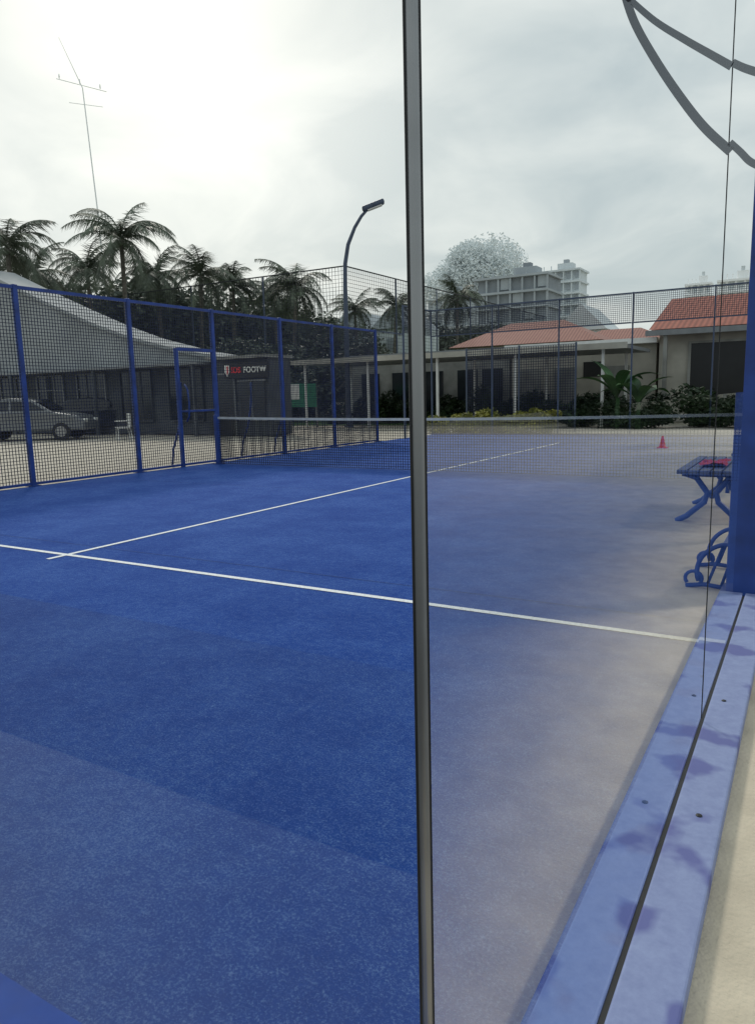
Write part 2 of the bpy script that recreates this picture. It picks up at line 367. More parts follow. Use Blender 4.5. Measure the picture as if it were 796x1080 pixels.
# ------------------------------------------------------------------ side fences
def side_fence(X, ys, label, post_w=.07, gate=None, first_w=None, off=0):
    t = thing('mesh_fence', label, 'fence', (0, 0, 0))
    for i, y in enumerate(ys):
        wv = first_w if (first_w and i == 0) else post_w
        p = MB().box((X + (off if i == 0 else 0), y, 1.5), (wv, wv, 3.02)).build('post', K['blue'], t, bevel=.006)
        MB().box((X, y, .008), (wv + .1, wv + .1, .012)).build('foot_plate', K['blue'], p)
    for i in range(len(ys) - 1):
        y0, y1 = ys[i] + post_w / 2, ys[i + 1] - post_w / 2
        MB().grid((X, y0, .05), (0, 1, 0), y1 - y0, (0, 0, 1), 2.9, .05, .0085).build('mesh_panel', K['bluewire'], t)
        MB().box((X, (y0 + y1) / 2, 2.97), (.05, y1 - y0 + .01, .05)).build('top_rail', K['blue'], t)
        MB().box((X, (y0 + y1) / 2, .04), (.05, y1 - y0 + .01, .04)).build('bottom_rail', K['blue'], t)
    return t
ysl = [2.75, 4.8, 6.94, 9.04, 11.1, 13.25, 15.3, 17.4]
fl = side_fence(XL, ysl, 'long blue steel mesh fence with posts along the left side of the court')
g = thing('fence_gate', 'narrow blue framed mesh gate set low in the left fence', 'gate', (XL + .012, 10.07, 0))
b = MB().box((.012, 0, 1.1), (.07, .06, 2.24)).box((.012, .97, 1.1), (.05, .05, 2.24)).box((.012, .5, 2.2), (.06, .94, .06)).box((.012, .5, 1.05), (.04, .94, .04))
b.build('gate_frame', K['blue'], g, bevel=.004)
MB().tube([(.06, .12, .85), (.13, .12, .95), (.15, .12, 1.2), (.13, .12, 1.45), (.06, .12, 1.55)], .016).build('handle', K['blue'], g, True)
side_fence(XR, [4.90, 6.94, 9.04, 11.1, 13.25, 15.3, 17.4], 'blue steel fence starting at the thick post beyond the glass on the right', first_w=.17, off=.02)
for y, lab in ((10.3, 'by the gate'), (12.35, 'just past the net post'), (13.5, 'farther beyond the net')):
    t = thing('curved_brace', 'curved blue tube brace leaning on the left fence ' + lab, 'brace', (XL - .15, y, 0))
    MB().tube([(-.35, 0, -.03), (-.3, 0, .3), (-.12, 0, .7), (-.02, 0, 1.1), (.02, 0, 1.6)], .022).build('tube', K['blue'], t, True)
    MB().box((-.35, 0, -.022), (.12, .12, .02)).build('foot_plate', K['blue'], t)

# ------------------------------------------------------------------ net
net = thing('court_net', 'black net with white top band stretched across the court', 'net', (0, 0, 0))
NX0, NX1 = -9.96, XR - .02
def nz(x): t_ = (x - NX0) / (NX1 - NX0); return .92 - .05 * (1 - (2 * t_ - 1) ** 2)
b = MB(); n = 210
for i in range(n + 1):
    x = NX0 + (NX1 - NX0) * i / n; b.bar((x, YN, .015), (x, YN, nz(x) - .03), .0076)
for k in range(20):
    f = k / 19
    for i in range(10):
        xa = NX0 + (NX1 - NX0) * i / 10; xb = NX0 + (NX1 - NX0) * (i + 1) / 10
        b.bar((xa, YN, .015 + f * (nz(xa) - .05)), (xb, YN, .015 + f * (nz(xb) - .05)), .0076)
b.build('netting', K['netcord'], net)
b = MB()
for i in range(20):
    xa = NX0 + (NX1 - NX0) * i / 20; xb = NX0 + (NX1 - NX0) * (i + 1) / 20
    b.bar((xa, YN, nz(xa) - .02), (xb, YN, nz(xb) - .02), .012, .042)
b.build('top_band', K['band'], net)
for x in (NX0 - .03, NX1 - .05):
    p = MB().box((x, YN, .48), (.08, .08, .96)).build('net_post', K['blue'], net, bevel=.008)
    MB().box((x, YN, .012), (.2, .16, .02)).build('foot_plate', K['blue'], p)

# ------------------------------------------------------------------ far end wall (posts, rails, mesh strip)
fw = thing('end_wall', 'far end wall of slim posts topped with a strip of dark mesh', 'end wall')
px_ = [XL + 2 * i for i in range(6)]
ET = 3.80
for i in range(5):
    MB().grid((px_[i] + .04, YF, 3.03), (1, 0, 0), 1.92, (0, 0, 1), ET - 3.08, .05, .009).build('mesh_panel', K['bluewire'], fw)
for x in px_: MB().box((x, YF + .05, ET / 2), (.035, .05, ET + .02)).build('post', K['lampgrey'], fw)
MB().box((XC, YF + .0, ET - .02), (10, .05, .035)).build('top_rail', K['lampgrey'], fw)
MB().box((XC, YF + .0, 3.01), (10, .04, .025)).build('middle_rail', K['lampgrey'], fw)
MB().box((XC, YF + .0, .02), (10, .1, .05)).build('base_beam', K['blue'], fw)
for X, lab in ((XL, 'left'), (XR, 'right')):
    t = thing('end_wall_return', 'short %s hand return frame joining the far end wall' % lab, 'end wall')
    MB().grid((X, 19.02, 3.03), (0, 1, 0), 1.7, (0, 0, 1), ET - 3.08, .05, .009).build('mesh_panel', K['bluewire'], t)
    MB().box((X, 19.9, ET - .02), (.05, 1.72, .04)).build('top_rail', K['lampgrey'], t)
    MB().box((X, 19.0, ET / 2), (.05, .05, ET)).build('post', K['lampgrey'], t)
    MB().box((X, 18.2, 2.98), (.04, 1.5, .03)).build('middle_rail', K['lampgrey'], t)
qa = P(492, 430, Y=23.2); qb = P(606, 430, Y=23.2)
t = thing('mesh_screen', 'dark mesh screen panel standing behind the far end wall under the canopy', 'screen', (0, 0, 0))
MB().grid((qa.x, 23.2, .1), (1, 0, 0), qb.x - qa.x, (0, 0, 1), 2.6, .08, .016).build('mesh_panel', K['bluewire'], t)
for x in (qa.x, (qa.x + qb.x) / 2, qb.x): MB().box((x, 23.2, 1.36), (.05, .05, 2.78)).build('post', K['lampgrey'], t)

# ------------------------------------------------------------------ benches and cone outside the side glass
MX = 2 * XR
bt = thing('bench', 'low blue framed bench with bent legs and red cloth on top', 'bench', (MX + .78, 8.15, 0))
b = MB()
for k in range(6): b.box((-.25 + .1 * k, 0, .47), (.085, 1.6, .04))
b.build('seat', K['slat'], bt, bevel=.004)
for y in (-.6, .6):
    for sg in (-1, 1):
        MB().tube([(sg * .26, y, .44), (sg * .14, y, .40), (sg * .04, y, .26), (sg * .06, y, .17), (sg * .22, y, .02), (sg * .31, y, -.03)], .028, 8).build('leg', K['blue'], bt)
    MB().box((0, y + .02, .43), (.54, .06, .04)).build('cross_rail', K['blue'], bt)
MB().bar((0, -.6, .22), (0, .6, .22), .035).build('stretcher', K['blue'], bt)
b = MB(); random.seed(3); rows = []
for i in range(9):
    rows.append([(-.10 + .03 * i + random.uniform(-.01, .01), -.52 + .06 * j + random.uniform(-.012, .012), .50 + random.uniform(0, .04)) for j in range(9)])
for i in range(8):
    for j in range(8): b.face([rows[i][j], rows[i + 1][j], rows[i + 1][j + 1], rows[i][j + 1]])
tag(b.build('cloth', K['cloth']), 'crumpled red cloth lying on the low blue bench', 'cloth').location = (MX + .78, 8.15, 0)
t = thing('bench', 'dark bench with raised backrest beyond the red cloth bench', 'bench', (MX + .62, 10.3, 0))
b = MB()
for k in range(4): b.box((-.15 + .1 * k, 0, .44), (.085, 1.1, .03))
b.build('seat', K['slat'], t)
b = MB()
for k in range(3): b.box((-.26, 0, .56 + .1 * k), (.02, 1.1, .08))
b.build('backrest', K['blue'], t)
for y in (-.5, .5):
    MB().tube([(.22, y, -.03), (.2, y, .3), (.17, y, .43), (-.2, y, .43), (-.27, y, .84)], .025).build('leg', K['blue'], t, True)
    MB().tube([(-.3, y, -.03), (-.22, y, .2), (-.2, y, .43)], .025).build('leg', K['blue'], t, True)
t = thing('bench', 'small scrolled iron bench end beside the thick blue post', 'bench', (MX + .49, 5.0, -.02)); t.scale = (.92, .9, .86)
def arc(cx, cz, r, a0, a1, y, n=14): return [(-(cx + r * math.cos(rad(a0 + (a1 - a0) * i / n))), y, cz + r * math.sin(rad(a0 + (a1 - a0) * i / n))) for i in range(n + 1)]
for y in (0, .7):
    l = MB(); l.tube(arc(.12, .12, .22, 95, 200, y), .018, 6).tube(arc(-.12, .06, .055, -90, 220, y), .014, 6)
    l.tube([(.17, y, -.0), (.05, y, .02), (-.05, y, .01), (-.2, y, -.0)], .018, 6).bar((.03, y, .02), (-.06, y, .32), .02).bar((-.06, y, .02), (-.14, y, .33), .02)
    l.build('leg', K['blue'], t, True)
b = MB()
for k in range(3): b.box((-.09 - .07 * k, .35, .345), (.055, .8, .02))
b.build('seat', K['blue'], t)
MB().box((-.14, .35, .19), (.06, .6, .06)).build('cross_rail', K['white'], t)
cp = P(698, 471, Z=0)
t = thing('training_cone', 'small red cone standing beyond the net near the right side', 'cone', (MX - cp.x, cp.y, -.03)); t.scale = (.75,) * 3
MB().lathe([(.12, .02), (.10, .025), (.06, .18), (.028, .34), (.018, .35)], n=20).build('cone', K['orange'], t, True)
MB().box((0, 0, .01), (.28, .28, .02)).build('base', K['orange'], t, bevel=.004)

# ------------------------------------------------------------------ netting cage beyond
CX, CY = -21.6, 33.6
cg = thing('netting_cage', 'tall black netting cage on thin poles behind the street lamp', 'netting')
b = MB().grid((CX - 34, CY, 0), (1, 0, 0), 34, (0, 0, 1), 8.0, .2, .016); b.build('netting', K['darkwire'], cg)
b = MB().grid((CX, CY, 0), (0, 1, 0), 34, (0, 0, 1), 8.0, .2, .016); b.build('netting', K['darkwire'], cg)
for i in range(7):
    MB().tube([(CX - 5.5 * i, CY, 0), (CX - 5.5 * i, CY, 8.05)], .05, 8).build('pole', K['lampgrey'], cg)
    if i: MB().tube([(CX, CY + 5.5 * i, 0), (CX, CY + 5.5 * i, 8.05)], .045, 8).build('pole', K['lampgrey'], cg)
MB().bar((CX - 34, CY, 8.03), (CX, CY, 8.03), .05).bar((CX, CY, 8.03), (CX, CY + 34, 8.03), .05).build('top_cable', K['darkwire'], cg)

# ------------------------------------------------------------------ street lamp
lp = P(365, 345, D=30.5)
lt = thing('street_lamp', 'tall curved street lamp with flat head rising above the fence', 'street lamp', (lp.x, lp.y, 0))
def rel(px, py): q = P(px, py, D=30.5); return (q.x - lp.x, q.y - lp.y, q.z)
MB().tube([(0, 0, 0), rel(365, 345), rel(364, 300), rel(364, 278), rel(367, 258), rel(374, 240), rel(381, 228), rel(388, 220)], [.12, .10, .09, .085, .08, .07, .065, .06], 10).build('pole', K['lampgrey'], lt, True)
MB().lathe([(.2, 0), (.2, .06), (.13, .08), (.12, .5)], n=12).build('base', K['lampgrey'], lt)
a = Vector(rel(382, 221)); c = Vector(rel(405, 212)); dn = Vector((0, 0, -.12))
hd = MB().bar(a, c, .34, .2).build('lamp_head', K['lampgrey'], lt, bevel=.07)
MB().bar(a.lerp(c, .25) + dn, a.lerp(c, .9) + dn, .26, .03).build('lens', K['white'], hd)

# ------------------------------------------------------------------ vegetation
def palm_meshes(seed, nf=26, FL=3.3):
    random.seed(seed); b = MB()
    for k in range(nf):
        az = 2 * math.pi * k / nf + random.uniform(-.25, .25); el = rad(random.choice([80, 65, 50, 35, 18, 0, -25]) + random.uniform(-8, 8))
        d = Vector((math.cos(az), math.sin(az), 0)); L_ = FL * random.uniform(.75, 1.15)
        pts = []; p = Vector((0, 0, 0)); e = el; seg = 10; bend = 7 + 6 * random.random()
        for i in range(seg + 1):
            pts.append(p.copy()); p = p + (d * math.cos(e) + Vector((0, 0, 1)) * math.sin(e)) * L_ / seg; e -= rad(bend)
        b.tube(pts, [.035 * (1 - i / seg * .8) for i in range(seg + 1)], 4, False)
        side = d.cross(Vector((0, 0, 1)))
        for i in range(52):
            t = .10 + .90 * i / 52; f = t * seg; j = min(int(f), seg - 1); q = pts[j].lerp(pts[j + 1], f - j)
            dr = (pts[j + 1] - pts[j]).normalized(); ll = .9 * math.sin(math.pi * (t * .85 + .12)) + .15
            for sg in (-1, 1):
                tip = q + (side * sg * .7 + dr * .55 + Vector((0, 0, -.5 + .7 * (random.random() - .5)))).normalized() * ll * random.uniform(.6, 1.2)
                wv = dr * .03
                b.face([q - wv, q + wv, tip])
    for k in range(6):
        a = k * 1.05; b.lathe([(.02, -.12), (.13, -.05), (.13, .05), (.02, .12)], (.25 * math.cos(a), .25 * math.sin(a), -.25), 6)
    return b.mesh('palm_crown')
PM = [palm_meshes(s) for s in (11, 12, 13)]
for m_ in PM: m_.materials.append(K['palm'])
def palm(px, py, D, k, label, sc=1.0, rz=0, lean=.3):
    q = P(px, py, D=D)
    t = thing('palm_tree', label, 'palm tree', (q.x, q.y, 0), 0, 'coconut palms behind the court')
    h = q.z
    MB().tube([(lean, 0, -.04), (lean * .9, .05, h * .3), (lean * .5, 0, h * .65), (0, 0, h)], [.24, .16, .12, .11], 8).build('trunk', K['trunk'], t, True)
    c = bpy.data.objects.new('crown', PM[k]); COL.objects.link(c); c.parent = t; c.location = (0, 0, h); c.scale = (sc,) * 3; c.rotation_euler = (0, 0, rz)
PL = [(8, 262, 42, 0, 'palm cut by the left edge of the view', .9, .3),
      (38, 288, 46, 1, 'low crowned palm between the edge palm and the tallest palm', .85, 1.2),
      (128, 253, 44, 2, 'tallest palm with a full spread crown above the tent roof', 1.02, 2.2),
      (92, 286, 50, 0, 'shorter palm just left of the tallest palm', .9, 3.0),
      (165, 290, 52, 1, 'shorter palm just right of the tallest palm', .9, .7),
      (212, 291, 48, 2, 'middle palm with drooping fronds left of the tall netting', .85, 4.1),
      (246, 302, 52, 0, 'smaller palm close right of the middle palm', .85, 5.0),
      (312, 305, 50, 1, 'wide palm seen through the netting left of the lamp', 1.0, 2.6),
      (374, 328, 62, 2, 'small palm low behind the lamp post', .85, 1.7),
      (418, 324, 64, 0, 'small palm just left of the dark upright strip', .8, .1),
      (482, 316, 64, 1, 'lone palm to the right of the dark upright strip', .9, 3.7),
      (288, 318, 56, 0, 'palm half hidden low beside the netting pole', .85, 5.6)]
for i, (x, y, D, k, lab, sc, rz) in enumerate(PL): palm(x, y, D, k, lab, sc, rz, random.uniform(-.6, .6))

def crown_mesh(seed, R, Hh, n, leaf, name='crown', lobes=9):
    random.seed(seed); b = MB(); cs_ = []
    for i in range(lobes):
        a = random.uniform(0, 6.28); r = random.uniform(0, .7) * R; z = random.uniform(.15, .85) * Hh
        cs_.append((Vector((r * math.cos(a), r * math.sin(a), z)), random.uniform(.3, .5) * min(R, Hh)))
    for i in range(n):
        c, rr = random.choice(cs_)
        v = Vector((random.gauss(0, 1), random.gauss(0, 1), random.gauss(0, 1))).normalized() * rr * random.uniform(.6, 1.12)
        p = c + Vector((v.x * 1.2, v.y * 1.2, v.z * .85))
        if p.z < 0: p.z = random.uniform(0, .2)
        u = Vector((random.gauss(0, 1), random.gauss(0, 1), random.gauss(0, .6))).normalized(); q = u.cross(Vector((random.gauss(0, 1), random.gauss(0, 1), random.gauss(0, 1)))).normalized()
        s = leaf * random.uniform(.6, 1.3)
        b.face([p - u * s, p - q * s * .45, p + u * s, p + q * s * .45])
    return b.mesh(name)
CM = [crown_mesh(s, 4.2, 6.0, 6500, .24, lobes=12) for s in (21, 22, 23)]
for m_ in CM: m_.materials.append(K['leaf'])
def tree(x, y, top, k, label, sc=1.0, rz=0, ch=6.0, mesh=None, tm=None, grp='leafy trees behind the court'):
    t = thing('broadleaf_tree', label, 'tree', (x, y, 0), 0, grp)
    z0 = max(.2, top - ch * sc)
    b = MB().tube([(0, 0, -.04), (.1, 0, z0 * .6), (0, .1, z0 + 1.5 * sc)], [.3, .22, .14], 8)
    for a in (0, 2.1, 4.2): b.tube([(0, 0, z0 * .8), (math.cos(a) * 1.2, math.sin(a) * 1.2, z0 + 1.5 * sc), (math.cos(a) * 2.2, math.sin(a) * 2.2, z0 + 3 * sc)], [.14, .09, .04], 6)
    b.build('trunk', tm or K['trunk'], t, True)
    c = bpy.data.objects.new('crown', mesh or CM[k]); COL.objects.link(c); c.parent = t; c.location = (0, 0, z0); c.scale = (sc,) * 3; c.rotation_euler = (0, 0, rz)
for i, (x, y, D, lab, sc) in enumerate([
    (-10, 306, 60, 'leftmost dense dark tree under the palms', 1.1), (50, 309, 58, 'dense dark tree left of the tallest palm trunk', 1.1),
    (100, 311, 60, 'dark bushy tree around the tallest palm trunk', 1.0), (150, 307, 62, 'dark bushy tree right of the tallest palm trunk', 1.1),
    (195, 314, 64, 'dark tree under the middle palm', 1.1), (240, 320, 66, 'dark tree left of the nearest netting pole', 1.1),
    (295, 330, 70, 'dark tree behind the wide palm', 1.1), (345, 342, 76, 'dark tree low behind the street lamp', 1.1),
    (395, 350, 84, 'dark tree left of the upright strip low on the skyline', 1.1), (450, 350, 88, 'dark tree just right of the upright strip', 1.1),
    (500, 350, 90, 'dark tree under the lone palm', 1.1), (552, 352, 95, 'dark tree behind the hazy red roof', 1.1)]):
    q = P(x, y, D=D); tree(q.x, q.y, q.z + .4, i % 3, lab, sc, i * 1.3)
for i, (x, D, lab) in enumerate([(250, 40, 'low dark tree behind the shop block'), (290, 41, 'low dark tree behind the green board'), (330, 42, 'low dark tree left of the lamp foot'), (385, 46, 'low dark tree right of the lamp foot')]):
    q = P(x, 372, D=D); tree(q.x, q.y, q.z + .3, i % 3, lab, .62, i * 2.1)
ghost_crown = crown_mesh(77, 4.9, 5.0, 30000, .15, lobes=18); ghost_crown.materials.append(K['ghostleaf'])  # pale crown added in place of a tree's reflection in the glass
q = P(496, 270, D=210); tree(q.x, q.y, q.z + 4, 0, 'very pale tree crown standing in for a faint glass reflection behind the unfinished tower', 2.8, .4, 5.6, ghost_crown, K['haze2'], 'reflection stand in trees')

HM = [crown_mesh(s, .9, 1.2, 3200, .085, 'leaves', 10) for s in (31, 32)]
for m_ in HM: m_.materials.append(K['hedge'])
ORD = ['first', 'second', 'third', 'fourth', 'fifth', 'sixth', 'seventh', 'eighth', 'ninth', 'tenth', 'eleventh', 'twelfth', 'thirteenth', 'fourteenth', 'fifteenth']
for i, X in enumerate([-8.0, -7.1, -6.2, -5.3, -4.4, -3.5, -2.6, -1.7, -.7, .3, 1.4, 2.5, 3.9, 5.3, 6.8]):
    t = thing('shrub', ORD[i] + ' dark green shrub from the left in the hedge row below the red roofed house', 'shrub', (X, 25.6 + (i % 3) * .3, -.03), i * 1.1, 'hedge row on the right')
    c = bpy.data.objects.new('leaves', HM[i % 2]); COL.objects.link(c); c.parent = t; c.scale = (1.1, 1, .78 + .12 * (i % 3))
    MB().tube([(0, 0, 0), (0, 0, .6)], .04, 6).build('stem', K['trunk'], t)
FM = [crown_mesh(s, .6, .7, 1300, .06, 'leaves', 7) for s in (41, 42)]
for m_ in FM: m_.materials.append(K['flower'])
for i, (x, lab) in enumerate([(462, 'leftmost'), (487, 'second'), (508, 'third'), (530, 'fourth'), (552, 'fifth'), (575, 'rightmost')]):
    q = P(x, 450, Y=22.4)
    t = thing('flowering_plant', lab + ' low yellow green plant in the bed behind the far end wall', 'plant', (q.x, 22.4, -.03), i, 'yellow green bedding plants')
    c = bpy.data.objects.new('leaves', FM[i % 2]); COL.objects.link(c); c.parent = t; c.scale = (1.1, 1.1, .8 + .15 * (i % 3))
    MB().tube([(0, 0, 0), (0, 0, .3)], .02, 5).build('stem', K['trunk'], t)
def banana(px, lab, s, h, nl=6):
    q = P(px, 430, Y=24.6); t = thing('banana_plant', lab, 'banana plant', (q.x, 24.6, -.03), 0, 'banana plants')
    MB().tube([(0, 0, 0), (.03, 0, h * .45)], [.1, .06], 8).build('stem', K['banana'], t, True)
    random.seed(s); b = MB()
    for k in range(nl):
        az = k * 6.28 / nl + random.uniform(-.3, .3); e = rad(random.uniform(62, 86)); d = Vector((math.cos(az), math.sin(az), 0)); sd_ = d.cross(Vector((0, 0, 1)))
        p = Vector((0, 0, h * .38)); prev = None; bend = random.uniform(6, 12)
        for i in range(11):
            f = i / 10; wv = .19 * math.sin(math.pi * min(1, max(0, (f - .1) / .9))) + .01
            cur = (p - sd_ * wv + Vector((0, 0, .3 * wv)), p.copy(), p + sd_ * wv + Vector((0, 0, .3 * wv)))
            if prev: b.face([prev[0], prev[1], cur[1], cur[0]]); b.face([prev[1], prev[2], cur[2], cur[1]])
            prev = cur; p = p + (d * math.cos(e) + Vector((0, 0, math.sin(e)))) * h * .08; e -= rad(bend)
    b.build('leaves', K['banana'], t)
banana(650, 'broad leaved banana plant left of the dark doorway', 5, 2.3, 7); banana(672, 'second banana plant nearer the red roofed house', 6, 1.9)

# ------------------------------------------------------------------ left tent hall and shopfront
t = thing('tent_hall', 'large grey tent roofed hall with a dark glazed front on the left', 'building', (0, 0, 0))
prof = []
for (x, y) in ((-20, 283), (20, 303), (60, 322), (100, 340), (140, 355), (190, 368), (235, 376)):
    q = P(x, y, Y=20); prof.append((q.x, q.z))
pkx = prof[0][0]
left = [(2 * pkx - x, z) for x, z in prof[::-1][:-1]]
top = left + prof
b = MB(); YE = 21.6
for i in range(len(top) - 1):
    (x0, z0), (x1, z1) = top[i], top[i + 1]
    b.face([(x0, 19.8, z0), (x1, 19.8, z1), (x1, YE, z1), (x0, YE, z0)]); b.face([(x0, 19.8, z0 - .12), (x0, YE, z0 - .12), (x1, YE, z1 - .12), (x1, 19.8, z1 - .12)])
    b.face([(x0, 19.8, z0), (x0, 19.8, z0 - .12), (x1, 19.8, z1 - .12), (x1, 19.8, z1)])
b.build('tent_roof', K['gable'], t)
b = MB()
for i in range(len(top) - 1):
    (x0, z0), (x1, z1) = top[i], top[i + 1]; b.face([(x0, 20, 2.5), (x1, 20, 2.5), (x1, 20, z1 - .13), (x0, 20, z0 - .13)])
b.build('gable', K['gable'], t)
xa, xb = top[0][0] + .5, top[-1][0] - .3
MB().box(((xa + xb) / 2, 20.8, 1.25), (xb - xa, 1.5, 2.5)).build('wall', K['darkwall'], t)
MB().box(((xa + xb) / 2, 19.5, 2.52), (xb - xa, 1.0, .08)).build('awning', K['dimframe'], t)
for i in range(7):
    x = xb - 1.6 - i * 2.6
    if x < xa + 1: break
    f = MB().box((x - .85, 20, 1.45), (.05, .1, 1.9)).box((x + .85, 20, 1.45), (.05, .1, 1.9)).box((x, 20, 2.4), (1.7, .1, .05)).box((x, 20, .5), (1.7, .1, .05)).box((x - .28, 20, 1.45), (.03, .08, 1.84)).box((x + .28, 20, 1.45), (.03, .08, 1.84)).box((x, 20, 1.8), (1.64, .07, .03)).build('window', K['dimframe'] if i in (2, 3, 4) else K['darkwall'], t)
    MB().box((x, 20.02, 1.45), (1.64, .04, 1.84)).build('pane', K['winglass'], f)
for i in range(5):
    x = xb - .3 - i * 5.2; MB().box((x, 19.1, 1.25), (.12, .12, 2.5)).build('column', K['darkwall'], t)
sq = P(261, 391, Y=19.6)
s = thing('shop_block', 'low dark shop block carrying the black sign at the tent hall end', 'building', (sq.x - .35, 20.2, 0))
MB().box((0, 0, 1.3), (2.5, 1.2, 2.6)).build('wall', K['darkwall'], s)
MB().box((0, -.1, 2.66), (2.7, 1.5, .10)).build('roof', K['greywall'], s)
d_ = MB().box((-.7, -.62, 1.05), (.9, .05, 2.1)).build('door', K['winglass'], s); MB().box((-.7, -.66, 2.12), (1.0, .05, .06)).box((-1.18, -.66, 1.05), (.05, .05, 2.12)).box((-.22, -.66, 1.05), (.05, .05, 2.12)).build('door_frame', K['dimframe'], d_)
f = MB().box((.55, -.62, 1.2), (1.1, .05, 1.3)).build('window', K['winglass'], s); MB().box((.55, -.66, 1.87), (1.2, .05, .05)).box((.55, -.66, .53), (1.2, .05, .05)).box((.55, -.66, 1.2), (.04, .04, 1.34)).build('window_frame', K['dimframe'], f)
sg = thing('shop_sign', 'black sign board with red and white letters and a shield mark', 'sign', (sq.x + .05, 19.48, sq.z + .02))
MB().box((0, 0, 0), (1.95, .08, .54)).build('board', K['black'], sg, bevel=.01)
def text(body, size, x, z, m, name, parent, y=-.05):
    cu = bpy.data.curves.new(name, 'FONT'); cu.body = body; cu.size = size; cu.extrude = .006; cu.offset = .009; cu.align_y = 'CENTER'
    o = bpy.data.objects.new(name, cu); COL.objects.link(o); bpy.context.view_layer.update()
    me = bpy.data.meshes.new_from_object(o.evaluated_get(bpy.context.evaluated_depsgraph_get())); bpy.data.objects.remove(o)
    me.materials.clear(); me.materials.append(m); o = bpy.data.objects.new(name, me); COL.objects.link(o)
    o.parent = parent; o.location = (x, y, z); o.rotation_euler = (rad(90), 0, 0); return o
text('SDS', .26, -.64, 0, K['red'], 'red_lettering', sg); text('FOOTW', .26, -.08, 0, K['white'], 'white_lettering', sg)
b = MB(); b.face([(-.92, -.046, .19), (-.92, -.046, -.06), (-.82, -.046, -.2), (-.72, -.046, -.06), (-.72, -.046, .19)]); em = b.build('shield_mark', K['white'], sg)
b = MB(); b.face([(-.82, -.052, .15), (-.82, -.052, -.15), (-.75, -.052, -.05), (-.75, -.052, .15)]); b.build('shield_half', K['red'], em)

q = P(318, 452, Y=26)
t = thing('notice_board', 'green and white standing board on posts beyond the left fence', 'board', (q.x, 26, 0))
MB().box((0, 0, 1.35), (1.7, .06, 1.0)).build('panel', K['green'], t); MB().box((-.3, -.05, 1.5), (.6, .03, .66)).build('poster', K['white'], t)
MB().box((-.8, .06, .9), (.06, .06, 1.9)).build('leg', K['greywall'], t); MB().box((.8, .06, .9), (.06, .06, 1.9)).build('leg', K['greywall'], t)
def chair(px, lab):
    q = P(px, 464, Z=-.03); t = thing('plastic_chair', lab, 'chair', (q.x, q.y, -.03), rad(-30), 'white plastic chairs')
    MB().box((0, 0, .42), (.46, .44, .04)).build('seat', K['white'], t, bevel=.01)
    b = MB().box((-.2, .21, .66), (.05, .04, .46)).box((.2, .21, .66), (.05, .04, .46)).box((0, .21, .86), (.44, .04, .07))
    for k in range(3): b.box((-.1 + .1 * k, .21, .64), (.04, .02, .4))
    b.build('backrest', K['white'], t)
    for x in (-.2, .2):
        MB().bar((x * 1.1, -.2, 0), (x, -.18, .4), .035).build('leg', K['white'], t); MB().bar((x * 1.1, .24, 0), (x, .2, .4), .035).build('leg', K['white'], t)
        MB().box((x * 1.1, 0, .64), (.05, .42, .03)).build('armrest', K['white'], t)
chair(131, 'white plastic chair on the pale paving left of the gate')
def car(loc, rz, paint, label, grp='parked cars'):
    t = thing('parked_car', label, 'car', loc, rz, grp)
    prof = [(-2.15, .35), (-2.2, .7), (-2.1, .95), (-1.75, 1.02), (-1.2, 1.42), (-.4, 1.5), (.35, 1.44), (1.05, 1.0), (1.9, .86), (2.15, .65), (2.15, .35)]
    b = MB(); n = len(prof)
    def wd(z): return .86 if z < 1.03 else .86 - (z - 1.03) * .42
    for sy in (-1, 1):
        for x, z in prof: b.v.append((x, sy * wd(z), z))
    b.f.append(tuple(range(n))[::-1]); b.f.append(tuple(range(n, 2 * n)))
    for i in range(n): j = (i + 1) % n; b.f.append((i, j, n + j, n + i))
    b.build('body', paint, t, bevel=.05)
    for sy in (-1, 1):
        b = MB()
        def wp(x, z): return (x, sy * (wd(z) + .012), z)
        b.face([wp(-1.5, 1.06), wp(-.42, 1.06), wp(-.42, 1.4), wp(-1.1, 1.37)]); b.face([wp(-.34, 1.06), wp(.82, 1.06), wp(.32, 1.36), wp(-.34, 1.4)])
        b.build('side_window', K['winglass'], t)
    b = MB(); b.face([(.98, -.7, 1.06), (.98, .7, 1.06), (.42, .62, 1.41), (.42, -.62, 1.41)]); b.v = [(x + .03, y, z + .03) for x, y, z in b.v]; b.build('windscreen', K['winglass'], t)
    for x in (-1.35, 1.32):
        for sy in (-1, 1):
            w_ = MB(); w_.tube([(x, sy * .70, .31), (x, sy * .88, .31)], .31, 20); w_ = w_.build('wheel', K['rubber'], t)
            MB().tube([(x, sy * .86, .31), (x, sy * .895, .31)], .19, 14).build('rim', K['alu'], w_)
    for sy in (-1, 1):
        MB().box((2.1, sy * .62, .68), (.12, .32, .12)).build('headlight', K['white'], t, bevel=.02); MB().box((-2.15, sy * .68, .82), (.1, .26, .16)).build('tail_light', K['red'], t, bevel=.02)
q = P(35, 464, Z=-.03); car((q.x, q.y, -.03), rad(35), K['carw'], 'grey car parked behind the left fence near the picture edge')
q = P(112, 459, Z=-.03); car((q.x - 1, q.y + .8, -.03), rad(35), K['card'], 'dark car parked right of the grey car')

